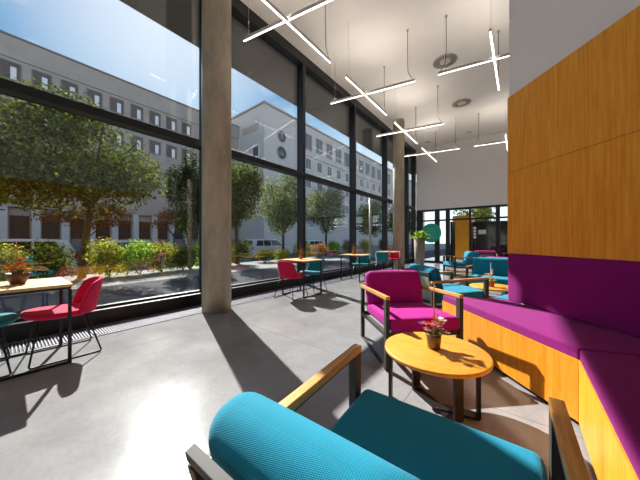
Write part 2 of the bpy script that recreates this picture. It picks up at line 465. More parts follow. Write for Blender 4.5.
for k in range(4):
    zz = 1.73 - k * .145
    o = MB().prism([(.065 * cos(2 * pi * j / 20), .065 * sin(2 * pi * j / 20)) for j in range(20)], 0, .006, m=T(-1.72, Y_END + .08, zz) @ RX(pi / 2)).build('window_sticker', M['sticker'])
    tag(o, ('topmost', 'second from top', 'third from top', 'lowest')[k] + ' of four round white stickers on the entrance glass', 'sticker', 'round stickers on the entrance glass')
tag(MB().box(-1.58, -1.27, Y_END + .07, Y_END + .08, 1.44, 1.64).build('paper_notice', M['sticker']), 'white paper notice beside the stickers on the entrance glass', 'notice')

# ------------------------------------------------------------------ ceiling fixtures
VD = []
for i, (x, y, lb) in enumerate(((-1.61, 7.45, 'larger-looking round slotted ceiling diffuser nearer the hanging lights above the lounge'), (-1.64, 10.08, 'round slotted ceiling diffuser farther along the ceiling'))):
    v = empty('ceiling_diffuser', (x, y, Z_C), label=lb, cat='ceiling vent', group='round diffusers in the ceiling')
    b = MB().lathe([(.10, -.002), (.29, -.002), (.30, -.012), (.10, -.012)], 40)
    b.build('ring', M['vent'], v)
    sl = MB()
    for k in range(24):
        a = 2 * pi * k / 24
        sl.box(.14, .275, -.010, .010, -.016, -.0125, RZ(a))
    sl.build('slots', M['dark'], v, normals=False)
    MB().lathe([(.0, -.014), (.12, -.014), (.125, -.006)], 32).build('centre_disc', M['vent'], v)
for i, (x, y, lb) in enumerate(((-3.59, 13.04, 'small recessed ceiling spot near the far glass corner'), (-1.82, 12.99, 'small recessed ceiling spot in front of the end wall'))):
    s = empty('ceiling_spot', (x, y, Z_C), label=lb, cat='ceiling spotlight')
    MB().lathe([(.07, -.002), (.12, -.002), (.12, -.012), (.07, -.012)], 24).build('trim_ring', M['vent'], s)
    MB().lathe([(.0, -.004), (.07, -.004), (.07, -.008)], 24).build('lens', M['grille'], s)

def led_bar(p0, p1, z, label, group, cord_end=1):
    a, b = Vector((p0[0], p0[1], 0)), Vector((p1[0], p1[1], 0))
    L = (b - a).length; ang = atan2(b.y - a.y, b.x - a.x)
    t = empty('linear_pendant', (a.x, a.y, z), ang, label=label, cat='pendant light', group=group)
    MB().box(0, L, -.018, .018, .003, .05).box(0, L, -.018, -.0155, .05, .064).box(0, L, .0155, .018, .05, .064).build('housing', M['alu'], t)
    MB().box(.003, L - .003, -.0135, .0135, 0, .003).build('diffuser', M['led'], t)
    MB().box(.02, L - .02, -.015, .015, .05, .0525).build('added_fill_strip', M['fill_up'], t)  # added glowing strip, hidden from below, that fills the ceiling with light
    h = Z_C - z
    for s in (.12, L - .12):
        MB().tube([(s, 0, .06), (s, 0, h)], .0022, 5).build('suspension_wire', M['alu'], t)
    e = L - .05 if cord_end else .05; k = -1 if cord_end else 1
    MB().tube([(e, 0, .06), (e + k * .01, 0, .09), (e + k * .06, 0, .16), (e + k * .10, 0, .26), (e + k * .11, 0, .5), (e + k * .11, 0, h)], .0065, 6).build('power_cord', M['cord'], t)
    MB().lathe([(.0, h - .025), (.03, h - .025), (.03, h)], 16, (e + k * .11, 0, 0)).build('ceiling_cup', M['alu'], t)
    return t
ordn = ['nearest', 'second', 'third', 'fourth']
for k in range(4):
    y = 1.94 + 2.705 * k
    led_bar((-2.99, y), (-2.99, y + 2.14), 4.70, ordn[k] + (' ' if k == 0 else ' nearest ') + 'lengthwise LED bar in the row of crosses by the glass', 'lengthwise hanging LED bars by the glass')
    y = 2.72 + 2.69 * k
    led_bar((-3.95, y), (-1.89, y + .43), 4.765, ordn[k] + (' ' if k == 0 else ' nearest ') + 'crosswise LED bar in the row of crosses by the glass', 'crosswise hanging LED bars by the glass')
for k in range(2):
    y = 5.17 + 5.38 * k
    led_bar((-.41, y), (-.41, y + 2.14), 4.70, ('nearer' if k == 0 else 'farther') + ' lengthwise LED bar beside the oak clad wall', 'lengthwise hanging LED bars over the lounge')
    y = 5.93 + 5.36 * k
    led_bar((-1.42, y), (.64, y + .43), 4.765, ('nearer' if k == 0 else 'farther') + ' crosswise LED bar beside the oak clad wall', 'crosswise hanging LED bars over the lounge', 0)

# ------------------------------------------------------------------ banquette along the angled wall
bn = empty('banquette', (.2, 2.6, 0), label='built-in angled bench with oak front and purple velvet cushions', cat='bench')
def inv(m=None): return T(-.2, -2.6, 0)
FD = .592
XF = .865 - FD
fA = WC - WN * FD
def front_at_y(y): return fA + WD * ((y - fA.y) / WD.y)
def front_at_x(x): return fA + WD * ((x - fA.x) / WD.x)
Y_BE = 3.55
fe = front_at_y(3.33); fm = front_at_x(XF)
wm = Vector((.865, wk.y))
back_end = Vector((WC.x - .03, Y_BE))
Y_B2 = .25
zc = z_seat - .075
base1 = [tuple(fe), tuple(fm), (wk.x, wk.y), (WC.x, WC.y), (WC.x, 3.53)]
base1 = [(p[0], p[1]) for p in base1]
def shrink_off(poly, d):  # offset a convex polygon inwards
    n = len(poly); out = []
    cx = sum(p[0] for p in poly) / n; cy = sum(p[1] for p in poly) / n
    for i in range(n):
        a, b, c = Vector(poly[i - 1]), Vector(poly[i]), Vector(poly[(i + 1) % n])
        def line(p, q):
            t = (q - p).normalized(); nn = Vector((-t.y, t.x))
            if nn.dot(Vector((cx, cy)) - p) < 0: nn = -nn
            return p + nn * d, t
        p1, t1 = line(a, b); p2, t2 = line(b, c)
        den = t1.x * t2.y - t1.y * t2.x
        if abs(den) < 1e-6: out.append(tuple(b)); continue
        s = ((p2.x - p1.x) * t2.y - (p2.y - p1.y) * t2.x) / den
        out.append(tuple(p1 + t1 * s))
    return out
s1 = shrink_off(base1, .004)
MB().prism(shrink_off(base1, .002), .03, zc, inv()).build('bench_front', M['oak_front'], bn, bevel=.003)
MB().prism(shrink_off(base1, .03), 0, .03, inv()).build('plinth', M['dark'], bn)
base2 = [tuple(fm), (XF, Y_B2), (.865, Y_B2), (wk.x, wk.y)]
MB().prism(shrink_off(base2, .002), .03, zc, inv()).build('bench_front', M['oak_front'], bn, bevel=.003)
MB().prism(shrink_off(base2, .03), 0, .03, inv()).build('plinth', M['dark'], bn)
cu = MB().prism(shrink_off(base1, .006), zc + .002, z_seat, inv()).build('seat_cushion', M['purple'], bn, bevel=.009)
cu2 = MB().prism(shrink_off(base2, .006), zc + .002, z_seat, inv()).build('seat_cushion', M['purple'], bn, bevel=.009)
MB().prism(shrink_off(base1, .001), zc - .012, zc + .004, inv()).prism(shrink_off(base2, .001), zc - .012, zc + .004, inv()).build('edge_lip', M['oak_front'], bn)
MB().prism(strip_poly1(-.03, .022, .004), z_seat + .004, z_cush - .022, inv()).build('back_cushion', M['purple'], bn, bevel=.012)
MB().prism(strip_poly2(-.055, .022, Y_B2), z_seat + .004, z_cush - .022, inv()).build('back_cushion', M['purple'], bn, bevel=.012)

# teal bench on the far side of the wall corner
tb = empty('corner_bench', (.4, 3.78, 0), label='teal cushioned bench just behind the far end of the purple bench', cat='bench')
tp = [(-.66, -.205), (-.53, .17), (1.6, .17), (1.6, -.205)]
MB().prism(shrink_off(tp, .004), 0, .40).build('bench_front', M['oak_front'], tb)
MB().prism(tp, .402, .472).build('seat_cushion', M['teal'], tb, bevel=.012)

# ------------------------------------------------------------------ lounge armchair (faces local +Y, front edge at y = 0)
HW = .36; PB = -.83
def armchair(fab, loc, rz, label, group, fwd=0.0):
    t = empty('lounge_armchair', loc, rz, label=label, cat='armchair', group=group)
    for s in (-1, 1):
        x0, x1 = sorted((s * HW, s * (HW - .035)))
        f = MB().box(x0, x1, -.055, 0, 0, .620).box(x0, x1, PB, PB + .055, 0, .582)
        # floor runner and raked bars
        f.box(x0, x1, PB + .05, -.05, 0, .014)
        def raked(za, zb, th):
            vs = [(x, y, z) for x in (x0, x1) for y, z in ((PB + .02, za), (PB + .02, za + th), (-.02, zb), (-.02, zb + th))]
            f.add(vs, [(0, 1, 3, 2), (4, 6, 7, 5), (0, 4, 5, 1), (2, 3, 7, 6), (0, 2, 6, 4), (1, 5, 7, 3)])
        raked(.262, .292, .04); raked(.576, .616, .008)
        f.build('side_frame', M['steel'], t, bevel=.002)
        a = MB()
        vs = [(x, y, z) for x in (x0 - .001, x1 + .001) for y, z in ((PB - .002, .582), (PB - .002, .612), (.002, .622), (.002, .652))]
        a.add(vs, [(0, 1, 3, 2), (4, 6, 7, 5), (0, 4, 5, 1), (2, 3, 7, 6), (0, 2, 6, 4), (1, 5, 7, 3)])
        a.build('armrest', M['oak_arm'], t, bevel=.003)
    xi = HW - .035
    MB().box(-xi, xi, PB + .01, PB + .05, .262, .30).build('rear_rail', M['steel'], t)
    MB().box(-xi, xi, -.05, -.012, .29, .33).build('front_rail', M['steel'], t)
    tilt = radians(2.5)
    bk = T(0, -.637 + fwd, .30) @ RX(radians(14))
    MB().box(-xi + .01, xi - .01, -.125, -.10, 0, .035, bk).box(-xi + .022, xi - .022, -.106, -.084, .43, .455, bk) \
        .box(-xi + .022, -xi + .05, -.108, -.088, 0, .425, bk).box(xi - .05, xi - .022, -.108, -.088, 0, .425, bk).build('back_frame', M['steel'], t, bevel=.002)
    MB().box(-xi + .03, xi - .03, -.10, -.078, .03, .385, bk).build('back_panel', M['grey_fabric'], t, bevel=.006)
    MB().cushion(xi - .006, .375, .06, .035, (0, .0, .012), T(0, -.345, .384) @ RX(tilt)).build('seat_cushion', M[fab], t)
    MB().cushion(xi - .004, .07, .2, .062, (.01, .014, .008), bk @ T(0, 0.0, .294)).build('back_cushion', M[fab], t)
    return t
GA = 'teal lounge armchairs'; GM = 'magenta lounge armchairs'
armchair('teal', (-.257, 1.05, 0), radians(2.2), 'teal armchair in front of the camera with its back to us', GA, .036)
armchair('magenta', (-.660, 2.320, 0), radians(-135.4), 'magenta armchair facing us behind the round oak coffee table', GM)
armchair('teal', (-.60, 4.27, 0), radians(-42), 'teal armchair with grey back panel right behind the magenta armchair', GA)
armchair('teal', (-.47, 5.53, 0), radians(180), 'teal armchair facing us across the farther coffee table', GA)
armchair('magenta', (-.30, 7.36, 0), radians(0), 'magenta armchair back to back with a teal armchair', GM)
armchair('teal', (-1.82, 8.88, 0), radians(128), 'teal armchair turned towards the glass in the far lounge', GA)
armchair('magenta', (-1.05, 11.25, 0), radians(5), 'magenta armchair seen from behind near the entrance', GM)
armchair('magenta', (-.2, 12.2, 0), radians(170), 'magenta armchair farthest back beside the oak wall edge', GM)

# ------------------------------------------------------------------ coffee tables
def coffee_table(loc, rz, label):
    t = empty('coffee_table', loc, rz, label=label, cat='coffee table', group='round oak coffee tables')
    MB().lathe([(.0, .362), (.32, .362), (.332, .367), (.335, .376), (.333, .387), (.327, .39), (.0, .39)], 64).build('table_top', M['oak_top'], t)
    for a, r, zoff, ox, oy in ((radians(146), .205, 0, 0, 0), (radians(15.5), .28, .008, -.008, -.04)):
        m = T(ox, oy, 0) @ RZ(a); w = .033; th = .018
        f = MB()
        # bent flat bar: up, along the floor, up
        def bend(pts):
            vs = []; n = len(pts)
            for x, z, nx, nz in pts:
                for y in (-w, w):
                    vs.append((x, y, z)); vs.append((x + nx * th, y, z + nz * th))
            fs = []
            for i in range(n - 1):
                b = i * 4; c = b + 4
                fs += [(b, c, c + 2, b + 2), (b + 1, b + 3, c + 3, c + 1), (b, b + 1, c + 1, c), (b + 2, c + 2, c + 3, b + 3)]
            fs += [(0, 2, 3, 1), ((n - 1) * 4, (n - 1) * 4 + 1, (n - 1) * 4 + 3, (n - 1) * 4 + 2)]
            f.add(vs, fs, False, m)
        rc = .03
        pts = [(-r, .36, 1, 0), (-r, rc, 1, 0)]
        for k in range(1, 5):
            q = pi / 2 * k / 5; pts.append((-r + rc - rc * cos(q), rc - rc * sin(q) + zoff * (1 - cos(q)), cos(q), sin(q)))
        if zoff: pts = []       # the crossing bar starts at the middle, its far leg stands free
        pts += [(-r + rc if not zoff else 0.0, zoff, 0, 1), (r - rc, zoff, 0, 1)]
        for k in range(1, 5):
            q = pi / 2 * (1 - k / 5); pts.append((r - rc + rc * cos(q), rc - rc * sin(q) + zoff * (1 - cos(q)), -cos(q), sin(q)))
        pts += [(r, rc, -1, 0), (r, .36, -1, 0)]
        bend(pts)
        if zoff: MB().box(-r - .004, -r + .018, -w, w, 0, .36, m).build('leg', M['leg'], t)
        f.build('leg_frame', M['leg'], t)
    return t
coffee_table((-.465, 1.855, 0), 0, 'round oak coffee table with flower pot, in front of the angled bench')
coffee_table((-.36, 5.0, 0), .3, 'round oak coffee table between the two farther teal armchairs')

def flower_pot(loc, label, style, s=1.0, seed=1):
    r = random.Random(seed)
    t = empty('flower_pot', loc, r.uniform(0, 6), label=label, cat='flower pot', group='small flower pots on the tables')
    if style == 'mottled':
        prof = [(.030, 0), (.036, .004), (.041, .05), (.043, .088), (.040, .09), (.036, .07), (.0, .07)]
    elif style == 'bowl':
        prof = [(.035, 0), (.045, .004), (.062, .05), (.074, .095), (.070, .097), (.058, .08), (.0, .08)]
    else:
        prof = [(.028, 0), (.034, .004), (.038, .05), (.041, .08), (.037, .082), (.034, .068), (.0, .068)]
    prof = [(a * s, b * s) for a, b in prof]
    MB().lathe(prof, 24).build('pot', M[{'mottled': 'pot_metal', 'bowl': 'pot_brown'}.get(style, 'terracotta')], t)
    zt = prof[-1][1]
    st = MB(); lf = MB()
    PET = {'mottled': ['petal_mix', 'petal_red', 'petal_violet', 'petal_white', 'petal_orange'], 'bowl': ['petal_orange', 'petal_red', 'petal_orange'], 'fresh': ['petal_white', 'petal_orange']}.get(style, ['petal_orange', 'petal_red'])
    n = {'mottled': 26, 'bowl': 30}.get(style, 12)
    for k in range(n):
        a = r.uniform(0, 2 * pi); sp = r.uniform(.15, 1)
        h = r.uniform(.03, .10) * s * (1.25 if style == 'bowl' else 1); R = sp * .085 * s
        tip = Vector((R * cos(a), R * sin(a), zt + h * (1.2 - .5 * sp) + .01))
        st.tube([(.2 * R * cos(a), .2 * R * sin(a), zt), (.6 * R * cos(a), .6 * R * sin(a), zt + h * .6), tuple(tip)], .0012 * s, 5)
        tgt = MB()
        q = r.uniform(.009, .017) * s
        for j in range(6):
            b = 2 * pi * j / 6 + a
            d = Vector((cos(b), sin(b), .45)).normalized(); u = Vector((-sin(b), cos(b), 0))
            tgt.add([tip, tip + d * q + u * q * .5, tip + d * q * 1.7, tip + d * q - u * q * .5], [(0, 1, 2, 3)])
        tgt.build('blossom', M[PET[k % len(PET)]], t, normals=False)
    for k in range(30):
        a = r.uniform(0, 2 * pi); l = r.uniform(.03, .075) * s; e = r.uniform(.2, 1.1)
        b = Vector((.02 * s * cos(a), .02 * s * sin(a), zt)); d = Vector((cos(a) * cos(e), sin(a) * cos(e), sin(e))); u = Vector((-sin(a), cos(a), 0)) * l * .16
        lf.add([b, b + d * l * .5 + u, b + d * l, b + d * l * .5 - u], [(0, 1, 2, 3)])
    ds = MB()
    if style == 'mottled': tall = [(.012, .33, .2), (-.03, .16, 2.0), (.06, .14, .3), (.07, .11, 5.6), (.06, .12, 4.0)]
    elif style == 'bowl': tall = [(.02, .30, 1), (.05, .22, 3), (.06, .2, 5), (.09, .16, 2), (.10, .15, 4)]
    else: tall = [(.01, .24, .2), (.03, .17, 2), (.045, .15, 4)]
    for rr, h, a in tall:
        p = [(0, 0, zt), (rr * .4 * cos(a), rr * .4 * sin(a), zt + h * .5 * s), (rr * cos(a), rr * sin(a), zt + h * s)]
        ds.tube(p, [.003 * s, .003 * s, .0024 * s], 5)
        for j in range(7):
            f = .55 + .07 * j
            c = Vector(p[1]).lerp(Vector(p[2]), (f - .5) * 2)
            d = Vector((cos(j * 2.4), sin(j * 2.4), 1)).normalized() * .016 * s; u = Vector((-sin(j * 2.4), cos(j * 2.4), 0)) * .004 * s
            ds.add([c - u, c + u, c + d], [(0, 1, 2)])
    st.build('stems', M['stem'], t); lf.build('leaves', M['leaf_lime' if style == 'fresh' else 'leaf_mid'], t, merge=False, normals=False)
    ds.build('dry_grass', M['petal_white' if style == 'fresh' else 'dry_stem'], t, merge=False)
    return t
flower_pot((-.476, 1.87, .39), 'mottled pot of small mixed flowers on the nearer round coffee table', 'mottled', 1.15, 3)
flower_pot((-.38, 4.93, .39), 'small pot with white and green sprigs on the farther coffee table', 'fresh', 1.25, 5)

# ------------------------------------------------------------------ high-street window tables and shell chairs
def window_table(loc, label):
    t = empty('window_table', loc, 0, label=label, cat='table', group='square tables along the glass wall')
    MB().box(-.35, .35, -.288, .288, .715, .74).build('table_top', M['ash_top'], t, bevel=.003)
    MB().box(-.28, .28, -.285, -.26, .692, .714).box(-.28, .28, .26, .285, .692, .714).build('apron', M['wire'], t)
    for s in (-1, 1):
        x0, x1 = sorted((s * .286, s * .310))
        MB().box(x0, x1, -.285, -.261, 0, .69).box(x0, x1, .261, .285, 0, .69).box(x0, x1, -.261, .261, 0, .02).box(x0, x1, -.261, .261, .69, .715).build('leg_frame', M['wire'], t, bevel=.002)
    return t
TB = [(-3.59, .11), (-3.64, 3.95), (-3.72, 6.28), (-3.80, 8.75)]
for (x, y), lb in zip(TB, ('oak topped table before the concrete column, nearest along the glass', 'small square table just past the nearer concrete column', 'third table along the glass, with one teal chair', 'farthest table along the glass, in front of the far column')):
    window_table((x, y, 0), lb)
flower_pot((-3.62, .08, .74), 'brown bowl of orange flowers on the nearest window table', 'bowl', 1.05, 11)
flower_pot((-3.70, 3.98, .74), 'terracotta pot with dry grasses on the second window table', 'terra', 1.1, 12)
flower_pot((-3.78, 6.30, .74), 'terracotta pot with dry grasses on the third window table', 'terra', 1.15, 13)
flower_pot((-3.78, 8.80, .74), 'terracotta pot with dry grasses on the farthest window table', 'terra', 1.15, 14)

def shell_chair(fab, loc, rz, label, group):
    t = empty('shell_chair', loc, rz, label=label, cat='chair', group=group)
    # seat: an upholstered rounded pad, slightly dished
    m = MB(); n, k = 14, 40
    vs = [(0, .02, .452)]; fs = []
    def outline(a):
        c, s = cos(a), sin(a)
        e = 2.7
        rx = .235 if s > -0.2 else .225; ry = .27 if s > 0 else .235
        d = (abs(c) ** e + abs(s) ** e) ** (-1 / e)
        return rx * d * c, ry * d * s + .01
    rings = [(.35, .449), (.7, .452), (.9, .456), (.975, .45), (1.0, .435), (.98, .415), (.90, .398), (.6, .39)]
    for q, z in rings:
        for i in range(k):
            x, y = outline(2 * pi * i / k); vs.append((x * q, y * q, z + (.012 * (y / .25) if y > 0 else .0)))
    for i in range(k): fs.append((0, 1 + i, 1 + (i + 1) % k))
    for r_ in range(len(rings) - 1):
        for i in range(k):
            a = 1 + r_ * k; fs.append((a + i, a + k + i, a + k + (i + 1) % k, a + (i + 1) % k))
    b = 1 + (len(rings) - 1) * k
    fs.append(tuple(b + i for i in range(k)))
    m.add(vs, fs, True); m.build('seat', M[fab], t)
    # back: a curved shell wrapping the rear edge
    m = MB(); na, nz = 22, 8; th = .034
    grid = {}; vs = []; fs = []
    for side in (0, 1):
        for j in range(nz + 1):
            v = j / nz; z = .405 + v * .34
            span = radians(74 - 16 * v ** 2)
            for i in range(na + 1):
                u = -1 + 2 * i / na; a = u * span
                R = (.232 + .015 * v) - (0 if side == 0 else th)
                zz = z - .05 * v * abs(u) ** 3
                x = R * sin(a) * 1.0; y = -.02 - (R * cos(a)) - .05 * v
                grid[side, j, i] = len(vs); vs.append((x, y, zz))
    G = lambda s_, j, i: grid[s_, j, i]
    for j in range(nz):
        for i in range(na):
            fs.append((G(0, j, i), G(0, j, i + 1), G(0, j + 1, i + 1), G(0, j + 1, i)))
            fs.append((G(1, j, i), G(1, j + 1, i), G(1, j + 1, i + 1), G(1, j, i + 1)))
    for i in range(na):
        fs.append((G(0, nz, i), G(0, nz, i + 1), G(1, nz, i + 1), G(1, nz, i))); fs.append((G(0, 0, i), G(1, 0, i), G(1, 0, i + 1), G(0, 0, i + 1)))
    for j in range(nz):
        fs.append((G(0, j, 0), G(0, j + 1, 0), G(1, j + 1, 0), G(1, j, 0))); fs.append((G(0, j, na), G(1, j, na), G(1, j + 1, na), G(0, j + 1, na)))
    m.add(vs, fs, True)
    o = m.build('backrest', M[fab], t)
    md = o.modifiers.new('round', 'BEVEL'); md.width = .012; md.segments = 3; md.limit_method = 'ANGLE'; md.angle_limit = radians(50)
    for s in (-1, 1):
        x = s * .235
        p = [(s * .15, .17, .40), (x, .235, .02), (x, .228, .008), (x, .20, .007), (x, -.22, .007), (x, -.248, .008), (x, -.255, .02), (s * .16, -.15, .40)]
        MB().tube(p, .0075, 8).build('sled_leg', M['wire'], t)
    MB().tube([(-.15, .17, .397), (.15, .17, .397)], .007, 8).tube([(-.16, -.15, .397), (.16, -.15, .397)], .007, 8).build('cross_bar', M['wire'], t)
    return t
GR, GT = 'red shell chairs at the window tables', 'teal shell chairs at the window tables'
shell_chair('red', (-3.62, .37, 0), pi, 'red shell chair at the nearest window table, seen from the side', GR)
shell_chair('teal_shell', (-3.60, -.20, 0), 0, 'teal shell chair facing the red one at the nearest window table', GT)
shell_chair('red', (-3.62, 3.62, 0), radians(6), 'red shell chair with its back to us at the second window table', GR)
shell_chair('teal_shell', (-3.66, 4.30, 0), radians(183), 'teal shell chair facing us at the second window table', GT)
shell_chair('teal_shell', (-3.72, 6.66, 0), radians(180), 'teal shell chair facing us at the third window table', GT)
shell_chair('teal_shell', (-3.80, 8.34, 0), radians(0), 'teal shell chair with its back to us at the farthest window table', GT)
shell_chair('red', (-3.78, 9.20, 0), radians(180), 'red shell chair at the farthest window table', GR)

# ------------------------------------------------------------------ foliage helper
def leaves(mb, c, rad, n, size, r, shell=.35, flat=.0):
    for _ in range(n):
        while True:
            d = Vector((r.uniform(-1, 1), r.uniform(-1, 1), r.uniform(-1, 1)))
            if .05 < d.length <= 1: break
        d = d.normalized() * (r.random() ** shell)
        p = Vector((c[0] + d.x * rad[0], c[1] + d.y * rad[1], c[2] + d.z * rad[2]))
        nrm = (d + Vector((r.uniform(-1, 1), r.uniform(-1, 1), r.uniform(-.4, 1.2))) * .8).normalized()
        u = nrm.orthogonal().normalized(); u = Matrix.Rotation(r.uniform(0, 6.28), 3, nrm) @ u; w = nrm.cross(u)
        s = size * r.uniform(.6, 1.3)
        mb.add([p - u * s, p + w * s * .5, p + u * s, p - w * s * .5], [(0, 1, 2, 3)])

pl = empty('tall_planter', (-3.37, 11.0, 0), label='tall grey tapered planter with a bright green plant by the entrance', cat='planter')
MB().prism([(-.17, -.17), (.17, -.17), (.17, .17), (-.17, .17)], 0, .01).lathe([(.17, 0), (.20, .5), (.225, 1.27), (.20, 1.27), (.19, 1.2), (0, 1.2)], 32).build('pot', M['planter'], pl)
lf = MB(); r = random.Random(4)
for k in range(120):
    a = r.uniform(0, 2 * pi); e = r.uniform(.15, 1.35); l = r.uniform(.25, .48)
    b = Vector((.05 * cos(a), .05 * sin(a), 1.2)); d = Vector((cos(a) * cos(e), sin(a) * cos(e), sin(e))); u = Vector((-sin(a), cos(a), 0)) * l * .13
    mid = b + d * l * .6; tip = b + d * l + Vector((0, 0, -.12 * l))
    lf.add([b, mid + u, tip, mid - u], [(0, 1, 2, 3)])
lf.build('leaves', M['leaf_lime'], pl, merge=False, normals=False)

# ------------------------------------------------------------------ outdoors
structure(MB().box(-11.6, -8.3, -14, 60, -.3, -.02).build('pavement', M['pave']), 'sunlit pavement strip beside the hedge')
structure(MB().box(-8.3, X_OUT, -14, 60, -.3, -.02).build('forecourt', M['pave_shaded']), 'forecourt outside the glass wall with tree shade painted into its colour')  # tree shade is in the colour, ending where the sunlit strip begins
structure(MB().box(-60, -11.6, -25, 110, -.5, -.3).build('road', M['asphalt']), 'asphalt street beyond the hedge')
structure(MB().box(-60, 60, 20.6, 110, -.5, -.03).build('plaza', M['pave']))
cn = MB().box(-6.07, X_OUT, -14, 18, 5.78, 6.2)
for k in range(12): cn.box(-6.04, X_OUT, -14 + k * 2.61, -13.985 + k * 2.61, 5.772, 5.78)
structure(cn.build('canopy', M['soffit']), 'projecting roof canopy outside the glass')
tag(MB().tube([(-6.3, 12.2, -.02), (-6.3, 12.2, 3.6)], .06, 16).build('street_post', M['alu']), 'slim pale post on the pavement beyond the glass', 'post')

def tree(loc, trunk_h, crown_c, crown_r, n, size, mat, label, lean=(0, 0), seed=0, tr=.11, blobs=9):
    r = random.Random(seed)
    t = empty('street_tree', loc, 0, label=label, cat='tree', group='street trees outside the glass')
    top = (lean[0], lean[1], trunk_h)
    tk = MB().tube([(0, 0, -.1), (lean[0] * .4, lean[1] * .4, trunk_h * .5), top], [tr, tr * .85, tr * .7], 10)
    for k in range(6):
        a = r.uniform(0, 2 * pi); e = Vector((crown_c[0] + crown_r[0] * .6 * cos(a), crown_c[1] + crown_r[1] * .6 * sin(a), crown_c[2] + r.uniform(-.2, .5) * crown_r[2]))
        s = Vector(top) * r.uniform(.85, 1)
        tk.tube([s, s.lerp(e, .5) + Vector((0, 0, .15)), e], [tr * .5, tr * .3, .02], 6)
    tk.build('trunk', M['bark'], t)
    c = MB(); per = n // (blobs + 2)
    leaves(c, crown_c, [q * .8 for q in crown_r], per * 2, size, r, .5)
    for k in range(blobs):
        d = Vector((r.gauss(0, 1), r.gauss(0, 1), r.gauss(0, .8))).normalized()
        cc = [crown_c[i] + d[i] * crown_r[i] * .62 for i in range(3)]
        leaves(c, cc, [q * r.uniform(.34, .5) for q in crown_r], per, size, r, .4)
    c.build('crown', M[mat], t, merge=False, normals=False)
tree((-10.7, 1.5, -.02), 2.5, (.3, -.05, 3.4), (2.0, 2.6, 2.15), 20000, .062, 'leaf_mid', 'large bushy street tree straight across from the nearest window table', (.1, .25), 1)
tree((-13.2, -3.1, -.3), 2.2, (-.3, .3, 3.8), (1.7, 2.6, 2.2), 9000, .07, 'leaf_mid', 'street tree cut off at the far left edge of the glass', (0, 0), 2)
tree((-11.1, 4.95, -.1), 1.1, (0, 0, 2.9), (.9, 1.05, 2.25), 7500, .062, 'leaf_dark', 'narrow dark green tree just before the concrete column', (0, 0), 3, .09, 7)
tree((-12.6, 11.8, -.3), 2.2, (0, 0, 4.1), (1.8, 2.35, 2.45), 12000, .075, 'leaf_grey', 'grey-green street tree in front of the silver car', (0, 0), 4)
tree((-11.3, 7.35, -.1), 2.0, (0, 0, 3.8), (1.5, 1.45, 2.0), 6500, .075, 'leaf_mid', 'street tree half hidden behind the nearer concrete column', (0, 0), 5)
tree((-12.6, 16.6, -.3), 2.2, (0, 0, 4.1), (1.8, 2.3, 2.2), 7000, .085, 'leaf_grey', 'pale street tree seen over the second window table', (0, 0), 6)
tree((-12.6, 24.5, -.3), 2.2, (0, 0, 3.9), (1.9, 2.6, 2.3), 5000, .11, 'leaf_grey', 'distant street tree seen over the third window table', (0, 0), 7)
tree((-12.6, 34, -.3), 2.2, (0, 0, 3.9), (2.2, 3.4, 2.4), 2600, .18, 'leaf_mid', 'farthest street tree seen beside the far concrete column', (0, 0), 8)
tree((-20.5, 3.2, -.3), 1.9, (0, 0, 3.0), (1.6, 2.6, .95), 3200, .07, 'leaf_red', 'small russet-leaved tree across the street behind the large tree', (0, 0), 9, .07)
tree((-20.5, 8.0, -.3), 1.9, (0, 0, 3.0), (1.5, 2.3, .95), 3000, .07, 'leaf_red', 'small russet-leaved tree across the street in front of pale pillars', (0, 0), 10, .07)
tree((1.1, 25, -.03), 1.8, (0, 0, 3.0), (1.8, 1.8, 2.0), 3000, .1, 'leaf_mid', 'green tree outside above the dark lobby wall', (0, 0), 22)
tree((-3.2, 24, -.03), 1.8, (0, 0, 3.2), (1.8, 2.2, 1.8), 2400, .12, 'leaf_mid', 'tree outside seen through the entrance glazing', (0, 0), 21)

SH = [(-10.1, -1.1, .6, 'leaf_mid', 'mid-green hedge shrub at the left edge of the view'), (-10.2, -.1, .55, 'leaf_yellow', 'yellow-green hedge shrub behind the bowl of orange flowers'),
      (-10.2, .75, .6, 'leaf_mid', 'green hedge shrub left of the large tree trunk'), (-10.3, 2.1, .62, 'leaf_yellow', 'yellow-green hedge shrub right of the large tree trunk'),
      (-10.2, 2.9, .6, 'leaf_lime', 'bright green hedge shrub above the red chair back'), (-10.3, 3.6, .55, 'leaf_yellow', 'yellow hedge shrub in the middle of the first bay'),
      (-10.4, 4.4, .5, 'leaf_mid', 'low green hedge shrub in a gap showing the road'), (-10.3, 5.2, .62, 'leaf_lime', 'bright feathery hedge shrub before the narrow dark tree'),
      (-10.5, 6.0, .6, 'leaf_yellow', 'yellow hedge shrub just before the concrete column'), (-10.6, 7.0, .6, 'leaf_mid', 'hedge shrub hidden behind the concrete column'),
      (-10.6, 8.6, .36, 'leaf_mid', 'dark green shrub just right of the concrete column'), (-10.7, 9.9, .34, 'leaf_yellow', 'yellow-green shrub in front of the silver estate car'),
      (-10.6, 11.6, .62, 'leaf_yellow', 'tall yellow-green shrub behind the second window table'), (-10.8, 13.4, .5, 'leaf_orange', 'orange-flowered shrub beyond the second window table'),
      (-10.8, 15.2, .6, 'leaf_lime', 'bright green shrub between the second and third tables'), (-10.8, 17.4, .6, 'leaf_pink', 'pink-tinged shrub between the second and third tables'),
      (-10.8, 20.0, .65, 'leaf_yellow', 'yellow-green shrub behind the third window table'), (-10.8, 23.5, .7, 'leaf_mid', 'distant green shrub beyond the third window table')]
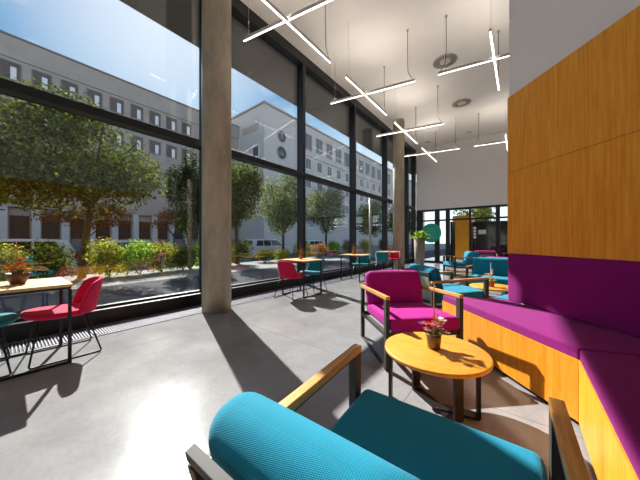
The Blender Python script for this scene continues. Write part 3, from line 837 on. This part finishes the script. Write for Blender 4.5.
for i, (x, y, h, mt, lb) in enumerate(SH):
    r = random.Random(100 + i); h *= 1.12; s = empty('hedge_shrub', (x, y, -.02), 0, label=lb, cat='shrub', group='shrubs along the pavement outside')
    c = MB(); st = MB()
    for k in range(7):
        a = r.uniform(0, 6.28); q = r.uniform(.1, .42)
        cc = (q * .9 * cos(a), q * .9 * sin(a), h * r.uniform(.72, 1.22))
        leaves(c, cc, (.36, .48, h * .76), 430, .042, r, .45)
        st.tube([(0, 0, -.02), (cc[0] * .6, cc[1] * .6, h * .4), cc], .01, 5)
    st.build('stems', M['bark'], s); c.build('foliage', M[mt], s, merge=False, normals=False)

def car(loc, rz, L, W, H, paint, label, tall=False):
    t = empty('parked_car', loc, rz, label=label, cat='car')
    # side profile (x along the length, z up), front at +x
    a = L / 2
    low = [(-a, .35), (-a + .03, .75), (-a + .1, .95), (-a + .9, .98), (a - 1.25, .98), (a - .35, .82), (a - .03, .66), (a, .35)]
    hw = W / 2
    m = MB(); n = len(low)
    vs = []; fs = []
    for y, k in ((-hw, 1), (hw, 1)):
        for x, z in low: vs.append((x, y, z))
    fs += [tuple(range(n)), tuple(range(2 * n - 1, n - 1, -1))]
    fs += [(i, n + i, n + (i + 1) % n, (i + 1) % n) for i in range(n)]
    m.add(vs, fs); m.box(-a + .08, a - .08, -hw + .02, hw - .02, .2, .36)
    m.build('body', M[paint], t, bevel=.06)
    cab = [(-a + .12, .95), (-a + .45, H - .06), (-a + 1.0, H), (a - 2.1, H - .02), (a - 1.2, .95)] if not tall else [(-a + .06, .95), (-a + .28, H - .05), (-a + .9, H), (a - 1.9, H - .01), (a - 1.05, .95)]
    m = MB(); n = len(cab); vs = []
    for sgn in (-1, 1):
        for x, z in cab: vs.append((x, sgn * (hw - .03 - .17 * (z - .95) / (H - .95)), z))
    m.add(vs, [tuple(range(n)), tuple(range(2 * n - 1, n - 1, -1))] + [(i, n + i, n + (i + 1) % n, (i + 1) % n) for i in range(n)])
    m.build('cabin', M[paint], t, bevel=.04)
    g = MB()
    def lerp(z): return hw - .03 - .17 * (z - .95) / (H - .95) + .004
    x0, x1 = -a + (.42 if tall else .55), a - 1.5
    z0, z1 = 1.0, H - .10
    for sgn in (-1, 1):
        for p, q in ((x0, x0 + .75), (x0 + .82, x0 + 1.6), (x0 + 1.67, x1)):
            if q - p < .15: continue
            sl = .35 if q == x1 else 0; sr = .2 if p == x0 else 0
            g.add([(p, sgn * lerp(z0), z0), (q + sl * .5, sgn * lerp(z0), z0), (q - sl, sgn * lerp(z1), z1), (p + sr, sgn * lerp(z1), z1)], [(0, 1, 2, 3)])
    c0, c1 = cab[0], cab[1]; w0 = hw - .14; w1 = hw - .26
    def along(p, q, f): return (p[0] + (q[0] - p[0]) * f, p[1] + (q[1] - p[1]) * f)
    for p, q, off in ((cab[0], cab[1], -.006), (cab[-1], cab[-2], .006)):
        b0 = along(p, q, .12); b1 = along(p, q, .9)
        g.add([(b0[0] + off, -w0, b0[1]), (b0[0] + off, w0, b0[1]), (b1[0] + off, w1, b1[1] + .004), (b1[0] + off, -w1, b1[1] + .004)], [(0, 1, 2, 3)])
    g.build('windows', M['car_glass'], t, normals=False)
    for sx in (-a + .78, a - .85):
        for sy in (-1, 1):
            m_ = T(sx, sy * (hw - .09), .32) @ RX(pi / 2)
            w = MB().lathe([(.0, -.1), (.28, -.1), (.32, -.08), (.32, .08), (.28, .1), (.0, .1)], 24, m=m_).build('wheel', M['rubber'], t)
            MB().lathe([(.0, -.106), (.19, -.106), (.2, -.09), (.2, .09), (.19, .106), (.0, .106)], 20, m=m_).build('hub', M['hub'], w)
    for sy in (-1, 1):
        MB().box(-a - .005, -a + .12, sy * hw - .0 - (.25 if sy > 0 else -.005), sy * hw + (.005 if sy > 0 else .25), .72, .92).build('tail_lamp', M['tail'], t, bevel=.02)
        MB().box(a - .3, a - .0, sy * hw - (.3 if sy > 0 else -.0), sy * hw + (.0 if sy > 0 else .3), .62, .76).build('head_lamp', M['headlamp'], t, bevel=.03)
    return t
car((-14.6, -.4, -.3), radians(-90), 4.5, 1.8, 1.5, 'car_white', 'pale car parked behind the hedge at the left', True)
car((-17.6, 14.6, -.3), radians(90), 4.6, 1.82, 1.55, 'car_silver', 'silver estate car parked across the road right of the concrete column', True)
car((-17.6, 21.0, -.3), radians(90), 4.4, 1.8, 1.45, 'car_silver', 'second silver car parked farther down the street')
car((-17.6, 5.2, -.3), radians(90), 4.4, 1.8, 1.45, 'car_silver', 'silver car glimpsed through the hedge gap before the column')

# grey stone building along the street
bx = -34.0
b1 = empty('office_building', (bx, 6, -.3), 0, label='long grey stone office building with a row of small windows', cat='building')
MB().box(-10, 0, -32, 16.5, 0, 18.8).box(-.0, .12, -32, 16.5, 17.0, 18.85).build('wall', M['stone'], b1)
MB().box(-10.1, .2, -32, 16.5, 18.8, 18.95).build('parapet', M['stone_dark'], b1)
for k in range(-8, 9):
    yc = .33 + 1.81 * k - 6
    for zi, zt in enumerate((16.55, 13.1, 9.65)):
        if k < -2 and zi: continue
        z1 = zt + .1; z0 = z1 - 1.4
        f = MB().box(0, .03, yc - .62, yc + .62, z0 - .1, z1 + .06).build('window', M['stone_dark'], b1)
        MB().box(.03, .05, yc - .52, yc + .52, z0, z1).build('pane', M['blind'], f)
        MB().box(.05, .09, yc + .0, yc + .34, z0 - .02, z0 + 1.0).build('casement', M['frame_white'], f)
for k in range(12):
    yc = -6 + k * 1.85 - 1.0
    f = MB().box(0, .05, yc - .55, yc + .55, .9, 3.6).build('ground_window', M['dark'], b1)
for k in range(12):
    yc = -6 + k * 1.85 - 1.93
    MB().box(0, .5, yc - .26, yc + .26, 0, 4.3).build('pillar', M['pale_stone'], b1)
MB().box(0, .5, -8.5, 16.4, 4.3, 4.9).build('ledge', M['stone'], b1)
MB().box(.3, .4, -8, 16.4, .3, 1.6).build('balustrade', M['stone_dark'], b1)
# pale building with the round windows
b2 = empty('corner_building', (-28, 22.6, -.3), 0, label='pale corner building with two round windows on its upper wall', cat='building')
MB().box(-14, 0, 0, 75, 0, 20.6).build('wall', M['pale_stone'], b2)
MB().box(-14.1, .25, -.2, 75.2, 20.6, 20.85).build('cornice', M['stone'], b2)
for (yy, zz, rr) in ((3.3, 17.0, .75), (3.3, 14.55, .85)):
    f = MB().lathe([(rr + .15, -.02), (rr + .15, .06), (rr, .08), (rr, -.02)], 32, m=T(0, yy, zz) @ RY(pi / 2)).build('round_window', M['stone'], b2)
    MB().lathe([(0, 0), (rr, 0), (rr, .03), (0, .03)], 32, m=T(.0, yy, zz) @ RY(pi / 2)).build('pane', M['far_glass'], f)
for (xx, z0, z1) in ((-6.7, 15, 17.1), (-1.8, 13.4, 15.0), (-1.8, 10.2, 11.7), (-6.7, 11, 12.6)):
    f = MB().box(xx - .75, xx + .75, -.06, 0, z0, z1).build('window', M['frame_white'], b2)
    MB().box(xx - .6, xx + .6, -.09, -.06, z0 + .12, z1 - .12).build('pane', M['far_glass'], f)
f = MB().box(-5.0, -1.2, -.05, 0, 17.3, 18.3).build('vent_slot', M['stone'], b2)
for k in range(12):
    yc = 9.3 + 3.0 * k
    f = MB().box(0, .06, yc - .95, yc + .95, 16.6, 19.4).build('tall_window', M['stone'], b2)
    MB().box(.06, .1, yc - .8, yc - .06, 16.75, 19.25).box(.06, .1, yc + .06, yc + .8, 16.75, 19.25).build('pane', M['far_glass'], f)
    for z0 in (13.4, 10.2, 6.8):
        f = MB().box(0, .06, yc - .75, yc + .75, z0, z0 + 1.9).build('window', M['frame_white'], b2)
        MB().box(.06, .1, yc - .62, yc - .05, z0 + .12, z0 + 1.78).box(.06, .1, yc + .05, yc + .62, z0 + .12, z0 + 1.78).build('pane', M['far_glass'], f)
MB().box(0, .2, 6.8, 75, 15.6, 15.9).build('string_course', M['pale_stone'], b2)

# ------------------------------------------------------------------ light: sun through the glass, sky
S = Vector((-.9406, .3395, 0)) * cos(radians(38.3)) + Vector((0, 0, sin(radians(38.3))))
sd = bpy.data.lights.new('sun', 'SUN'); sd.energy = 11.2; sd.angle = radians(.6); sd.color = (1, .95, .87)
so = bpy.data.objects.new('sun', sd); COL.objects.link(so); so.rotation_euler = S.to_track_quat('Z', 'Y').to_euler(); so.location = (-20, 8, 20)

w = bpy.data.worlds.new('sky'); scene.world = w; w.use_nodes = True
nt = w.node_tree; N = nt.nodes; Lk = nt.links
bg = N['Background']; tc = N.new('ShaderNodeTexCoord')
sep = N.new('ShaderNodeSeparateXYZ'); Lk.new(tc.outputs['Generated'], sep.inputs[0])
rp = N.new('ShaderNodeValToRGB'); Lk.new(sep.outputs['Z'], rp.inputs['Fac'])
e = rp.color_ramp.elements
e[0].position = 0; e[0].color = (.85, .90, .95, 1); e[1].position = .8; e[1].color = (.07, .19, .40, 1)
e2 = e.new(.33); e2.color = (.50, .66, .80, 1); e3 = e.new(.56); e3.color = (.09, .23, .45, 1); e4 = e.new(.43); e4.color = (.17, .34, .52, 1)
mp = N.new('ShaderNodeMapping'); mp.inputs['Scale'].default_value = (1.4, 5.0, 7.0); mp.inputs['Rotation'].default_value = (.3, .2, .7)
Lk.new(tc.outputs['Generated'], mp.inputs['Vector'])
nz = N.new('ShaderNodeTexNoise'); nz.inputs['Scale'].default_value = 1.8; nz.inputs['Detail'].default_value = 7; nz.inputs['Roughness'].default_value = .55
Lk.new(mp.outputs['Vector'], nz.inputs['Vector'])
cr = N.new('ShaderNodeValToRGB'); cr.color_ramp.elements[0].position = .46; cr.color_ramp.elements[1].position = .68
cr.color_ramp.elements[1].color = (.75, .75, .75, 1); Lk.new(nz.outputs['Fac'], cr.inputs['Fac'])
dt = N.new('ShaderNodeVectorMath'); dt.operation = 'DOT_PRODUCT'; dt.inputs[1].default_value = tuple(S); Lk.new(tc.outputs['Generated'], dt.inputs[0])
gp = N.new('ShaderNodeMapRange'); gp.inputs['From Min'].default_value = .94; gp.inputs['From Max'].default_value = 1.0; gp.inputs['To Max'].default_value = .8; Lk.new(dt.outputs['Value'], gp.inputs['Value'])
mxf = N.new('ShaderNodeMath'); mxf.operation = 'MAXIMUM'; Lk.new(gp.outputs[0], mxf.inputs[0])
cl = N.new('ShaderNodeMath'); cl.operation = 'MULTIPLY'; cl.inputs[1].default_value = .5; Lk.new(cr.outputs['Color'], cl.inputs[0]); Lk.new(cl.outputs[0], mxf.inputs[1])
mx = N.new('ShaderNodeMix'); mx.data_type = 'RGBA'; Lk.new(mxf.outputs[0], mx.inputs[0]); Lk.new(rp.outputs['Color'], mx.inputs[6]); mx.inputs[7].default_value = (.72, .77, .82, 1)
Lk.new(mx.outputs[2], bg.inputs['Color']); bg.inputs['Strength'].default_value = 1.3

# ------------------------------------------------------------------ view
vs = scene.view_settings
vs.view_transform = 'Standard'; vs.look = 'None'; vs.gamma = 1; vs.use_curve_mapping = False; vs.exposure = 0.55
scene.cycles.use_denoising = True
scene.cycles.max_bounces = 12; scene.cycles.diffuse_bounces = 6; scene.cycles.glossy_bounces = 6; scene.cycles.transparent_max_bounces = 24
scene.cycles.sample_clamp_indirect = 8
